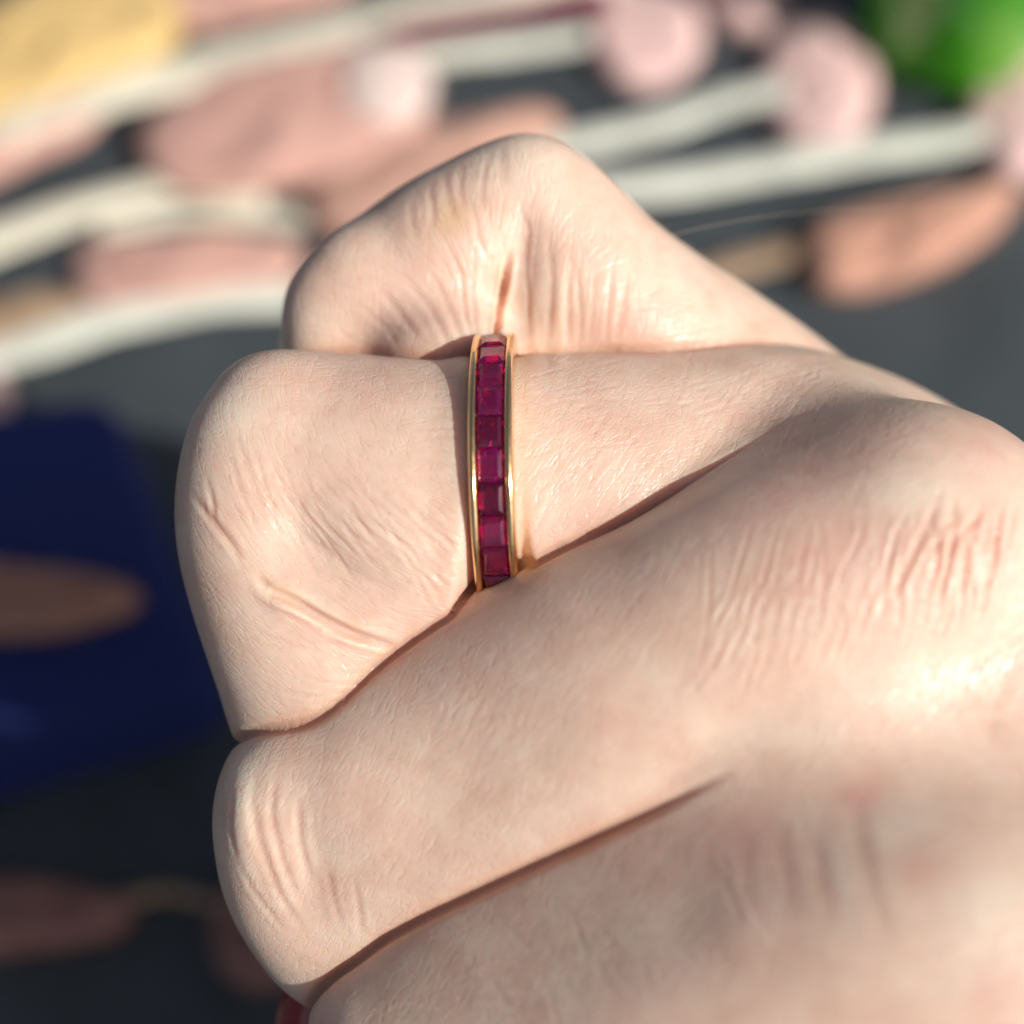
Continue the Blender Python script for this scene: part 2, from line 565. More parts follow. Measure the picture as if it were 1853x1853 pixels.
for i in range(16):
    x = 440 + RNG.uniform(0, 160); y = 1105 + 11 * i + RNG.normal(0, 4)
    a = math.radians(RNG.normal(22 - i, 4)); p = [(x, y)]
    for k in range(RNG.integers(4, 9)):
        x += 18 * math.cos(a); y += 18 * math.sin(a); a -= math.radians(2); p.append((x, y))
    fold(p, RNG.uniform(0.006, 0.012), 0.018, 0.5, 0.2)
for i in range(15):                                        # short lines running into the ring
    y = 690 + 22 * i + RNG.normal(0, 4); ln = RNG.uniform(35, 90)
    fold([(842, y), (842 - ln / 2, y + RNG.normal(0, 3)), (842 - ln, y + RNG.normal(0, 6))], 0.006, 0.016, 0.5, 0.1)
for i in range(110):                                       # right of the ring: two crossing sets of fine lines
    x = RNG.uniform(945, 1480); top = np.interp(x, [945, 1050, 1430, 1500], [650, 645, 590, 600]); bot = np.interp(x, [945, 1100, 1300, 1500], [1030, 955, 860, 800])
    y = RNG.uniform(top + 15, bot - 15)
    steep = y > 0.45 * top + 0.55 * bot or RNG.random() < 0.3
    a = math.radians(-58 if steep else -16) + RNG.normal(0, 0.12); ln = RNG.uniform(30, 110)
    p = [(x + t * ln * math.cos(a) + RNG.normal(0, 1.5), y + t * ln * math.sin(a) + RNG.normal(0, 1.5)) for t in np.linspace(-0.5, 0.5, 5)]
    fold(p, RNG.uniform(0.002, 0.007), 0.016, 0.5, 0.12)
# middle finger: folds below its big knuckle
for i in range(92):
    i = i / 2
    x = 1235 + 12.5 * i + RNG.normal(0, 8); y = 1230 - 4.6 * (i * 0.8) + RNG.uniform(-90, 70)
    a = math.radians(-62 - 0.35 * i + RNG.normal(0, 4)); p = [(x, y)]
    for k in range(RNG.integers(4, 13)):
        x += 20 * math.cos(a); y += 20 * math.sin(a); a += math.radians(RNG.normal(-1.2, 4)); p.append((x, y))
    p = [q for q in p if q[1] > 900 and q[0] < 1853]
    if len(p) > 3: fold(p, RNG.uniform(0.004, 0.013) * (1 + 0.3 * (i > 25)), RNG.uniform(0.014, 0.021), 0.7, 0.28 + 0.25 * (i > 30))
for p in ([(1706, 882), (1680, 950), (1640, 1030), (1605, 1110)], [(1725, 890), (1730, 960), (1715, 1030), (1690, 1110)], [(1780, 900), (1760, 960), (1745, 1020), (1740, 1090)],
          [(1715, 1000), (1745, 960), (1775, 925)], [(1790, 940), (1805, 990), (1795, 1040), (1775, 1090)], [(1690, 940), (1700, 1010), (1690, 1060)]):
    fold(p, 0.020, 0.026, 0.5, 1.2)
# middle finger: bony joint at its end
for p in ([(470, 1380), (455, 1440), (468, 1520), (505, 1620), (560, 1700)], [(500, 1390), (490, 1470), (510, 1560), (545, 1640)], [(430, 1560), (470, 1630), (520, 1690)],
          [(590, 1560), (600, 1620), (620, 1690)], [(640, 1590), (650, 1650), (655, 1700)], [(425, 1420), (418, 1500), (430, 1560)], [(540, 1440), (540, 1520), (560, 1600)]):
    fold(p, RNG.uniform(0.008, 0.02), 0.030, 0.5, 0.3)
mound(440, 1490, 22, 90, -0.1, 0.03); mound(560, 1560, 40, 120, -0.2, -0.02)
for i in range(60):
    x = RNG.uniform(620, 1250); c_ = np.interp(x, [600, 1250], [1480, 1120]); y = c_ + RNG.uniform(-170, 190)
    a = math.radians(-58) + RNG.normal(0, 0.15); ln = RNG.uniform(25, 80)
    fold([(x + t * ln * math.cos(a), y + t * ln * math.sin(a)) for t in np.linspace(-0.5, 0.5, 4)], RNG.uniform(0.002, 0.005), 0.015, 0.5, 0.06)
# index finger: broad folds beside its knuckle
for p, d_, w_ in (([(1545, 1440), (1555, 1520), (1580, 1620), (1612, 1730)], 0.055, 0.06), ([(1470, 1500), (1482, 1580), (1510, 1690)], 0.05, 0.055), ([(1400, 1480), (1420, 1580), (1440, 1680)], 0.03, 0.05),
                  ([(1340, 1500), (1352, 1580), (1370, 1660)], 0.02, 0.045), ([(1280, 1520), (1290, 1600)], 0.015, 0.04)):
    fold(p, d_ * 0.16, w_, 0.6, 0.5)
for i in range(24):
    x = RNG.uniform(900, 1400); y = np.interp(x, [900, 1400], [1740, 1520]) + RNG.uniform(-40, 200)
    a = math.radians(62) + RNG.normal(0, 0.2); ln = RNG.uniform(40, 120)
    fold([(x + t * ln * math.cos(a), y + t * ln * math.sin(a)) for t in np.linspace(-0.5, 0.5, 4)], RNG.uniform(0.003, 0.007), 0.022, 0.5, 0.08)
for i in range(24):                                        # slow unevenness of flesh and bone
    mound(RNG.uniform(420, 1800), RNG.uniform(300, 1800), RNG.uniform(50, 110), RNG.uniform(50, 110), 0, RNG.uniform(-0.018, 0.018))
HV = HV + HN * DISP[:, None]

# --- colour of the skin itself: blanched over bone, flushed round the knuckles


def spots(rows):
    o = np.zeros(len(HV), dtype=np.float32)
    for cx, cy, rx, ry, rot, amp in rows:
        x, y = HX - cx, HY - cy
        u = (x * math.cos(rot) + y * math.sin(rot)) / rx; v = (-x * math.sin(rot) + y * math.cos(rot)) / ry
        o += amp * np.exp(-(u * u + v * v))
    return np.clip(o, 0, 1)


PALE = spots([(955, 290, 85, 60, 0.2, 0.8), (425, 745, 55, 70, 0.5, 1.0), (445, 1440, 30, 120, 0.15, 0.9), (1000, 560, 60, 70, 0, 0.6), (560, 600, 60, 60, 0, 0.5),
              (1700, 900, 130, 50, 0.1, 0.8), (1620, 900, 60, 60, 0, 0.5), (1800, 1640, 90, 90, 0, 0.9), (1640, 1480, 120, 60, -0.4, 0.7), (1525, 1600, 22, 110, -0.2, 0.7), (1600, 1640, 40, 100, -0.1, 0.6), (1450, 1330, 80, 40, -0.4, 0.4),
              (700, 800, 120, 90, 0, 0.2), (540, 1085, 40, 18, 0.4, 0.8)])
RED = spots([(1420, 880, 170, 40, -0.5, 0.7), (1500, 980, 140, 90, -0.5, 0.45), (1650, 1050, 90, 70, 0, 0.3), (1790, 980, 60, 110, 0, 0.4), (1780, 800, 60, 30, 0.4, 0.4), (1690, 1560, 60, 34, -0.2, 0.5), (1560, 1440, 50, 30, 0, 0.7), (1775, 1212, 8, 8, 0, 1.0), (1820, 1215, 40, 14, 0, 0.35),
             (1340, 1520, 100, 60, -0.5, 0.5), (1800, 1800, 80, 60, 0, 0.3), (620, 1470, 90, 60, 0, 0.3), (760, 560, 70, 60, 0, 0.3), (1100, 590, 120, 40, -0.2, 0.4), (640, 700, 120, 50, 0, 0.25), (395, 930, 25, 25, 0, 0.4), (790, 1110, 90, 40, -0.5, 0.4), (1050, 950, 120, 25, -0.45, 0.4)])
YELLOW_SPOT = spots([(822, 385, 30, 26, 0.3, 0.8), (800, 410, 25, 25, 0, 0.5), (703, 678, 6, 5, 0, 0.8), (990, 745, 8, 6, 0, 0.5), (900, 500, 14, 60, 0, 0.3), (500, 1060, 50, 12, 0.5, 0.5)])
top_b = np.interp(HX, [500, 860, 1050, 1200, 1430, 1853], [650, 640, 645, 610, 575, 575])
bot_b = np.interp(HX, [340, 440, 700, 1100, 1300, 1690, 1853], [1400, 1340, 1170, 960, 860, 735, 735])
bot_c = np.interp(HX, [560, 700, 900, 1200, 1280, 1500, 1853], [1790, 1710, 1600, 1440, 1370, 1250, 1200])
soft = lambda v, w_=14: np.clip(v / w_ + 0.5, 0, 1).astype(np.float32)
M_A = soft(top_b - HY)
M_C = soft(HY - bot_b) * soft(bot_c - HY, 90)
M_D = soft(HY - bot_c, 90)
M_B = soft(HY - top_b) * soft(bot_b - HY)
M_BL = M_B * soft(880 - HX, 30)
M_BR = M_B - M_BL


def straight(angle, across, along):
    a = math.radians(angle)
    u = HV[:, 0] * math.cos(a) + HV[:, 1] * math.sin(a); v_ = -HV[:, 0] * math.sin(a) + HV[:, 1] * math.cos(a)
    return np.stack([u * along, v_ * across, HV[:, 2] * across * 0.45], -1)


def arcs(cx, cy, z, across, along):
    c = V(cx, cy, z)
    r = np.hypot(HV[:, 0] - c[0], HV[:, 1] - c[1]); t = np.arctan2(HV[:, 1] - c[1], -(HV[:, 0] - c[0]))
    return np.stack([t * 2.0 * along, r * across, HV[:, 2] * across * 0.45], -1)


def fan(cx, cy, z, across, along):
    c = V(cx, cy, z)
    r = np.hypot(HV[:, 0] - c[0], HV[:, 1] - c[1]); t = np.arctan2(-(HV[:, 0] - c[0]), HV[:, 1] - c[1])
    return np.stack([r * along, t * 1.1 * across, HV[:, 2] * across * 0.45], -1)


REGION = np.argmax(np.stack([M_A, M_BL, M_BR, M_C, M_D]), axis=0)
GRAIN = np.zeros((len(HV), 3), dtype=np.float32); CROSS = GRAIN.copy()
for k, (g1, g2) in enumerate(((fan(905, 640, -0.4, 20, 2.2), straight(84, 16, 2.4)), (arcs(950, 640, 0.5, 25, 3.2), straight(4, 26, 4.2)), (straight(54, 26, 4.8), straight(12, 27, 4.6)),
                              (straight(62, 27, 4.2), straight(22, 26, 4.6)), (straight(62, 27, 4.2), straight(22, 26, 4.6)))):
    w_ = REGION == k
    GRAIN[w_] = g1[w_]; CROSS[w_] = g2[w_]

m = Mat('skin')


def attr(name):
    nd = m.n('ShaderNodeAttribute')
    nd.attribute_name = name
    return nd.outputs['Fac']


obj = m.coords()
blot = m.noise(obj, 260, 4, 0.6)
mott = m.noise(obj, 900, 3, 0.6)
base = m.ramp(blot.outputs[0], [(0.30, (0.715, 0.485, 0.38)), (0.55, (0.77, 0.565, 0.455)), (0.75, (0.80, 0.625, 0.51))])
base = m.mix(m.math('MULTIPLY', attr('pale'), 0.75), base, (0.84, 0.715, 0.585))
rednoise = m.noise(obj, 330, 4, 0.7)
redf = m.math('MULTIPLY', attr('flush'), m.math('MULTIPLY_ADD', rednoise.outputs[0], 2.4, -0.55, True), None, True)
base = m.mix(m.math('MULTIPLY', redf, 0.9), base, (0.68, 0.34, 0.29))
base = m.mix(m.math('MULTIPLY', attr('stain'), 0.6), base, (0.66, 0.43, 0.20))
base = m.mix(m.math('MULTIPLY', attr('crease_shade'), 0.75), base, (0.56, 0.25, 0.15))  # folds mixed darker and redder: part skin redness, part painted shade
fine = m.math('MULTIPLY_ADD', mott.outputs[0], 0.16, 0.92)
mul = m.n('ShaderNodeMix'); mul.data_type = 'RGBA'; mul.blend_type = 'MULTIPLY'
mul.inputs[0].default_value = 1.0
cmb = m.n('ShaderNodeCombineColor')
for i in range(3): m.link(fine, cmb.inputs[i])
m.link(base, mul.inputs[6]); m.link(cmb.outputs[0], mul.inputs[7])
m.link(mul.outputs[2], m.p.inputs['Base Color'])


def furrows(name, width, dist):
    """branching hairline furrows along the grain of the skin (grain coordinates are stored on the vertices)"""
    nd = m.n('ShaderNodeAttribute'); nd.attribute_name = name
    n_ = m.noise(nd.outputs['Vector'], 1.0, 1.0, 0.4, dist)
    r = m.math('ABSOLUTE', m.math('SUBTRACT', n_.outputs[0], 0.5))
    return m.math('SUBTRACT', 1.0, m.math('DIVIDE', r, width), None, True)


h = m.math('ADD', furrows('grain', 0.045, 0.05), m.math('MULTIPLY', furrows('cross_grain', 0.04, 0.05), 0.8))
h = m.math('MULTIPLY', h, -1.0)
pore = m.noise(obj, 5200, 2, 0.6)
h = m.math('ADD', h, m.math('MULTIPLY', pore.outputs[0], 0.55))
m.link(m.bump(h, 0.33, 0.00009), m.p.inputs['Normal'])
rg = m.math('MULTIPLY_ADD', pore.outputs[0], 0.24, 0.26)
m.link(rg, m.p.inputs['Roughness'])
m.set(Subsurface_Weight=0.7, Subsurface_Scale=0.0021, IOR=1.45, Specular_IOR_Level=0.55)
m.p.inputs['Subsurface Radius'].default_value = (1.0, 0.36, 0.20)
skin = m.m

NF = len(HV)
ALLV = np.concatenate([HV, AV]); ALLF = np.concatenate([HF, AF + NF])
me = bpy.data.meshes.new('hand')
me.vertices.add(len(ALLV)); me.vertices.foreach_set('co', (ALLV * CM).astype(np.float32).ravel())
me.loops.add(ALLF.size); me.loops.foreach_set('vertex_index', ALLF.astype(np.int32).ravel())
me.polygons.add(len(ALLF))
me.polygons.foreach_set('loop_start', np.arange(0, ALLF.size, 4, dtype=np.int32))
me.polygons.foreach_set('use_smooth', np.ones(len(ALLF), dtype=bool))
me.update(calc_edges=True)
for nm, val in (('pale', PALE), ('flush', RED), ('stain', YELLOW_SPOT), ('crease_shade', CREASE_SHADE)):
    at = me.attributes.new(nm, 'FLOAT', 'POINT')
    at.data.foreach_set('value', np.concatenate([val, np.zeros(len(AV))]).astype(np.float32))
for nm, val in (('grain', GRAIN), ('cross_grain', CROSS)):
    at = me.attributes.new(nm, 'FLOAT_VECTOR', 'POINT')
    at.data.foreach_set('vector', np.concatenate([val, AV * 10]).astype(np.float32).ravel())
me.materials.append(skin)

hand = bpy.data.objects.new('hand', me)
COL.objects.link(hand)
hand.matrix_world = Matrix.Translation((cam_pos + fwd * FOCUS) * CM) @ ROT.to_4x4()
tag(hand, 'pale clenched hand wearing a ruby ring, fingers curled into a loose fist', 'hand')


# painted thumbnail, glimpsed between the middle and index fingers
m = Mat('red_nail_varnish')
m.set(Base_Color=(0.30, 0.004, 0.010, 1), Roughness=0.18, Coat_Weight=0.5)
nc = V(665, 1885, -0.50)
e1 = np.array((-0.62, 0.42, 0.66)); e1 /= np.linalg.norm(e1)
e2 = np.array((-0.35, 0.62, -0.70)); e2 -= e1 * (e1 @ e2); e2 /= np.linalg.norm(e2)
e3 = np.cross(e1, e2)
v, f = [], []
NA, NB = 14, 14
for layer, rad in ((0, 0.705), (1, 0.655)):
    for i in range(NA + 1):
        for j in range(NB + 1):
            a_ = (i / NA - 0.45) * 1.9; b_ = (j / NB - 0.5) * 1.75 * math.sqrt(max(0.05, 1 - (0.9 * (i / NA - 0.35)) ** 4))
            d_ = e1 * math.cos(a_) * math.cos(b_) + e2 * math.sin(a_) * 1.15 + e3 * math.sin(b_) * math.cos(a_)
            v.append(nc + d_ * rad)
o_ = (NA + 1) * (NB + 1)
for i in range(NA):
    for j in range(NB):
        a_ = i * (NB + 1) + j
        f.append((a_, a_ + 1, a_ + NB + 2, a_ + NB + 1)); f.append((o_ + a_, o_ + a_ + NB + 1, o_ + a_ + NB + 2, o_ + a_ + 1))
rim = [j for j in range(NB + 1)] + [i * (NB + 1) + NB for i in range(1, NA + 1)] + [NA * (NB + 1) + j for j in range(NB - 1, -1, -1)] + [i * (NB + 1) for i in range(NA - 1, 0, -1)]
for a_, b_ in zip(rim, rim[1:] + rim[:1]): f.append((a_, o_ + a_, o_ + b_, b_))
nail = mesh_obj('thumbnail', v, f, m.m, hand)
tag(nail, 'glossy dark red painted thumbnail')

# fine body hair
m = Mat('fair_hair')
m.set(Base_Color=(0.78, 0.64, 0.46, 1), Roughness=0.35)
hv, hf = [], []


def hair(path, r0):
    path = np.asarray(path)
    T = np.gradient(path, axis=0); T /= np.linalg.norm(T, axis=1, keepdims=True) + 1e-9
    b0 = len(hv)
    n = len(path)
    for i in range(n):
        s1 = np.cross(T[i], (0.3, 0.2, 0.93)); s1 /= np.linalg.norm(s1) + 1e-9
        s2 = np.cross(T[i], s1); r = r0 * (1 - 0.8 * i / (n - 1))
        for k in range(3):
            a_ = 2 * math.pi * k / 3
            hv.append(path[i] + r * (s1 * math.cos(a_) + s2 * math.sin(a_)))
    for i in range(n - 1):
        for k in range(3):
            hf.append((b0 + i * 3 + k, b0 + i * 3 + (k + 1) % 3, b0 + i * 3 + 3 + (k + 1) % 3, b0 + i * 3 + 3 + k))


def root(x, y):
    z = DEPTH[np.clip(int((x + 300) / BIN), 0, gw - 1) * gw + np.clip(int((y + 300) / BIN), 0, gw - 1)]
    return None if z < -50 else V(x, y, z)


def fuzz(x, y, ang, ln, lift, curl, r0=0.0011):
    p = root(x, y)
    if p is None: return
    a_ = math.radians(ang); d_ = np.array((math.cos(a_), -math.sin(a_), lift))
    pts = []
    for t in np.linspace(0, 1, 7):
        pts.append(p + ln * (d_ * t + np.array((-math.sin(a_), -math.cos(a_), -0.6 * lift)) * curl * t * t) - np.array((0, 0, 0.01)))
    hair(pts, r0)


for i in range(70):                                       # back of the middle finger
    x = RNG.uniform(600, 960); y = np.interp(x, [600, 960], [1400, 1260]) + RNG.normal(0, 60)
    fuzz(x, y, RNG.normal(100, 25), RNG.uniform(0.05, 0.14), 0.5, RNG.normal(0, 0.4))
for i in range(60):                                       # index finger
    x = RNG.uniform(650, 1250); y = np.interp(x, [650, 1250], [1830, 1560]) + RNG.uniform(0, 160)
    fuzz(x, y, RNG.normal(160, 30), RNG.uniform(0.05, 0.14), 0.5, RNG.normal(0, 0.4))
for i in range(60):                                       # ring finger
    x = RNG.uniform(480, 1450); y = RNG.uniform(690, 1000)
    if 820 < x < 950: continue
    fuzz(x, y, RNG.normal(80, 50), RNG.uniform(0.04, 0.12), 0.5, RNG.normal(0, 0.4))
for x, y, a_, l_ in ((1000, 652, -40, 0.22), (1010, 655, -25, 0.36), (1060, 650, -40, 0.26), (1020, 668, -60, 0.14), (950, 690, 100, 0.12), (1045, 690, -50, 0.2), (640, 420, -150, 0.12), (605, 450, -160, 0.12)):
    fuzz(x, y, a_, l_, 0.25, -0.35, 0.0014)
for i in range(170):                                      # down standing against the light along the outer edge
    x = RNG.uniform(1040, 1850); y = np.interp(x, [1040, 1200, 1430, 1690, 1780, 1853], [285, 405, 580, 742, 775, 850]) + RNG.uniform(2, 22)
    fuzz(x, y, RNG.normal(-75, 35), RNG.uniform(0.03, 0.10), -0.1, RNG.normal(0, 0.5), 0.0006)
p = root(1215, 425)
if p is not None:
    e_ = V(1900, 366, -1.6)
    hair([p + (e_ - p) * t + np.array((0, 0.16 * math.sin(math.pi * t) * (1 - t) , 0)) for t in np.linspace(0, 1, 24)], 0.0011)
fh = mesh_obj('fine_hair', hv, hf, m.m, hand)
tag(fh, kind='stuff')

# ------------------------------------------------------------------ the ring: channel-set square rubies in gold
m = Mat('gold')
m.set(Base_Color=(0.90, 0.62, 0.33, 1), Metallic=1.0, Roughness=0.17)
co = m.coords()
nz = m.noise(co, 900, 3)
m.link(m.bump(nz.outputs[0], 0.12, 0.0004), m.p.inputs['Normal'])
gold = m.m
m = Mat('ruby')
oi = m.n('ShaderNodeObjectInfo')
m.link(m.ramp(oi.outputs['Random'], [(0.0, (0.26, 0.002, 0.07)), (0.5, (0.56, 0.004, 0.19)), (1.0, (0.88, 0.014, 0.42))]), m.p.inputs['Base Color'])
m.set(Roughness=0.06, IOR=1.77, Transmission_Weight=0.93)
ruby = m.m

RX, RY, RZ = RING_C
ring = bpy.data.objects.new('ring', None)
ring.empty_display_size = 0.01
COL.objects.link(ring)
ring.matrix_world = hand.matrix_world @ Matrix.Translation(Vector(RING_C) * CM) @ Matrix.Rotation(-RING_T, 4, 'Z') @ Matrix.Rotation(math.radians(-3), 4, 'Y')
tag(ring, 'slim gold band channel set with a row of square red rubies on the ring finger', 'ring')


def revolve(profile, n, closed=True):
    """profile rows (along the finger axis x, radius); revolved about x"""
    v, f = [], []
    k = len(profile)
    for i in range(n):
        t = 2 * math.pi * i / n
        for a, r in profile:
            v.append((a, r * math.sin(t), r * math.cos(t)))
    for i in range(n):
        for j in range(k if closed else k - 1):
            a = i * k + j; b = i * k + (j + 1) % k
            c = ((i + 1) % n) * k + (j + 1) % k; d = ((i + 1) % n) * k + j
            f.append((a, d, c, b))
    return v, f


R_IN, R_OUT = 0.852, 1.045
band = [(-0.148, R_IN), (-0.148, 0.955), (0.148, 0.955), (0.148, R_IN)]
v, f = revolve(band, 160)
mesh_obj('band', v, f, gold, ring, smooth=False)


def rail(side):
    p = []
    for a in range(13):                                  # a rounded wall with a soft crown
        t = math.pi * a / 12
        p.append((0.119 - 0.029 * math.cos(t), 1.010 + 0.034 * math.sin(t)))
    p += [(0.151, 0.95), (0.151, 0.90), (0.146, R_IN - 0.004), (0.09, R_IN - 0.004), (0.09, 0.98)]
    if side < 0: p = [(-a, r) for a, r in p][::-1]
    v, f = revolve(p, 200)
    return mesh_obj('rail', v, f, gold, ring)


rail(-1); rail(1)
NGEM = 28
PIT = 2 * math.pi / NGEM
gem_w, gem_l = 0.0895, 1.03 * PIT / 2 * 0.985            # half sizes across and along the band
zs = [(0.34, 0.000), (1.0, 0.0)]


def gem_mesh():
    """square step-cut crown over a many-facetted pavilion; no two stones are cut quite alike"""
    rings = [(0.56, 0.60, 0.030), (0.80, 0.82, 0.019), (0.99, 1.0, 0.0), (0.99, 1.0, -0.010)]
    v, f = [], []
    for i, (a, b, z) in enumerate(rings):
        k = (0.06, 0.03, 0, 0)[i]
        ox, oy = RNG.normal(0, k, 2)
        v += [(gem_w * (a * sx + ox * 0.6), gem_l * (b * sy + oy * 0.6), z + RNG.normal(0, k * 0.03)) for sx, sy in ((-1, -1), (1, -1), (1, 1), (-1, 1))]
    f.append((0, 1, 2, 3))
    for i in range(len(rings) - 1):
        for j in range(4):
            f.append((4 * i + j, 4 * i + 4 + j, 4 * i + 4 + (j + 1) % 4, 4 * i + (j + 1) % 4))
    o = len(v)
    G = 4
    for i in range(G + 1):
        for j in range(G + 1):
            x, y = 2 * i / G - 1, 2 * j / G - 1
            edge = max(abs(x), abs(y)) > 0.99
            jx, jy, jz = (0, 0, 0) if edge else RNG.normal(0, 1, 3)
            v.append((gem_w * 0.99 * (x + 0.10 * jx), gem_l * (y + 0.10 * jy), -0.010 - 0.085 * (1 - max(abs(x), abs(y))) ** 0.8 + 0.010 * jz))
    q = lambda i, j: o + i * (G + 1) + j
    for i in range(G):
        for j in range(G):
            if (i + j) % 2: f += [(q(i, j), q(i, j + 1), q(i + 1, j + 1)), (q(i, j), q(i + 1, j + 1), q(i + 1, j))]
            else: f += [(q(i, j), q(i, j + 1), q(i + 1, j)), (q(i + 1, j), q(i, j + 1), q(i + 1, j + 1))]
    return v, f


for i in range(NGEM):
    v, f = gem_mesh()
    g = mesh_obj('ruby', v, f, ruby, ring, smooth=False)
    t = PIT * (i + 0.28)
    j = RNG.normal(0, 1, 3)
    base = Matrix.Rotation(-t, 4, 'X') @ Matrix.Translation(Vector((0, 0, 1.008 + 0.003 * j[2])) * CM)
    g.matrix_local = base @ Matrix.Rotation(math.radians(1.6) * j[0], 4, 'X') @ Matrix.Rotation(math.radians(1.4) * j[1], 4, 'Y')

# ------------------------------------------------------------------ things lying on the table


def cloth_mat(name, col, var=0.12, rough=0.75, sc_=60, sheen=0.15):
    m = Mat(name)
    co = m.coords()
    n1 = m.noise(co, sc_ * 2.2, 6, 0.65, 0.8)
    n2 = m.noise(co, sc_ * 14, 3)
    lo = tuple(c * (1 - var * 1.9) for c in col); hi = tuple(min(1, c * (1 + var)) for c in col)
    m.link(m.ramp(n1.outputs[0], [(0.3, lo), (0.7, hi)]), m.p.inputs['Base Color'])
    m.set(Roughness=rough, Sheen_Weight=sheen)
    m.link(m.bump(n2.outputs[0], 0.3, 0.0005), m.p.inputs['Normal'])
    return m.m


PALE_PINK = cloth_mat('pale_pink', (0.78, 0.53, 0.50))
DUSTY = cloth_mat('dusty_pink', (0.62, 0.36, 0.30))
CORAL = cloth_mat('coral', (0.57, 0.30, 0.215))
PEACH = cloth_mat('peach', (0.64, 0.37, 0.285))
YELLOW = cloth_mat('yellow', (0.70, 0.49, 0.20))
CREAM = cloth_mat('cream', (0.82, 0.77, 0.62), sc_=30)
MINT = cloth_mat('greenish_cream', (0.78, 0.80, 0.70), sc_=30)
SUN_HIGHLIGHT = cloth_mat('sun_highlight_pink', (0.86, 0.70, 0.64))  # pale colour standing in for the sun's highlight on the dusty head
RUST = cloth_mat('rust', (0.45, 0.22, 0.15))
SHADED_PINK = cloth_mat('shaded_pink', (0.34, 0.16, 0.13))  # pink with the shade of the lower left put into its colour
TAN = cloth_mat('tan', (0.40, 0.27, 0.17))
WINE = cloth_mat('burgundy', (0.20, 0.004, 0.05), sheen=0.0)


def depth_scale(p):
    return FR * ((p - cam_pos).dot(fwd)) / N_PX


def outline_world(px_pts, h, closed=True, n=8):
    P = [np.array(on_table(a, b, h)) for a, b in px_pts]
    k = len(P)
    out = []
    for i in range(k):
        p0, p1, p2, p3 = P[(i - 1) % k], P[i], P[(i + 1) % k], P[(i + 2) % k]
        for t in np.linspace(0, 1, n, endpoint=False):
            out.append(0.5 * ((2 * p1) + (-p0 + p2) * t + (2 * p0 - 5 * p1 + 4 * p2 - p3) * t * t + (-p0 + 3 * p1 - 3 * p2 + p3) * t ** 3))
    return np.array(out)


def pad(name, px_pts, thick, mat, parent, h=0.02):
    """a soft domed piece with the given outline, lying h cm above the table"""
    L = outline_world(px_pts, h + thick * 0.5)
    c = L.mean(0)
    lv = [(0.93, 0.0), (1.0, 0.25), (1.0, 0.5), (0.94, 0.78), (0.80, 0.93), (0.5, 1.0), (0.2, 1.02)]
    v, f = [], []
    n = len(L)
    org = np.array(parent.location) / CM if parent else 0
    ph = RNG.uniform(0, 6.28, 6); th_ = np.linspace(0, 2 * math.pi, n, endpoint=False)
    wob = sum(RNG.normal(0, 0.016) * np.sin(k * th_ + ph[k]) for k in (2, 3, 4))
    for s_, z in lv:
        q = c + (L - c) * s_ * (1 + wob[:, None])
        q[:, 2] = h + thick * z * (1 + (0.12 * np.sin(2 * th_ + ph[0]) + 0.08 * np.sin(5 * th_ + ph[1])) * (s_ > 0.1))
        v += list(q - org)
    for i in range(len(lv) - 1):
        for j in range(n):
            f.append((i * n + j, i * n + (j + 1) % n, (i + 1) * n + (j + 1) % n, (i + 1) * n + j))
    f.append(tuple(range(n))[::-1]); f.append(tuple((len(lv) - 1) * n + j for j in range(n)))
    o_ = mesh_obj(name, v, f, mat, parent)
    # the head is a tuft: fine fibres stand out of it all round
    fv, ff = [], []
    size = np.linalg.norm(L - c, axis=1).mean()
    for k in range(420):
        j = RNG.integers(n); s_ = math.sqrt(RNG.uniform(0.1, 1.0))
        p = c + (L[j] - c) * s_ * (1 + wob[j]); p[2] = h + thick * (0.25 + 0.75 * (1 - s_ ** 3)) * RNG.uniform(0.7, 1.0)
        d = (L[j] - c) / (np.linalg.norm(L[j] - c) + 1e-9) + RNG.normal(0, 0.35, 3); d[2] = abs(d[2]) * 0.5 + 0.9 * (1 - s_)
        d /= np.linalg.norm(d); ln = size * RNG.uniform(0.10, 0.24)
        a1 = np.cross(d, (0.31, 0.52, 0.79)); a1 /= np.linalg.norm(a1); a2 = np.cross(d, a1); r = 0.016
        b0 = len(fv)
        fv += [p + r * a1 - org, p - r * 0.5 * a1 + r * 0.87 * a2 - org, p - r * 0.5 * a1 - r * 0.87 * a2 - org, p + d * ln - org]
        ff += [(b0, b0 + 1, b0 + 3), (b0 + 1, b0 + 2, b0 + 3), (b0 + 2, b0, b0 + 3)]
    tag(mesh_obj('plume_fibres', fv, ff, mat, parent), kind='stuff')
    return o_


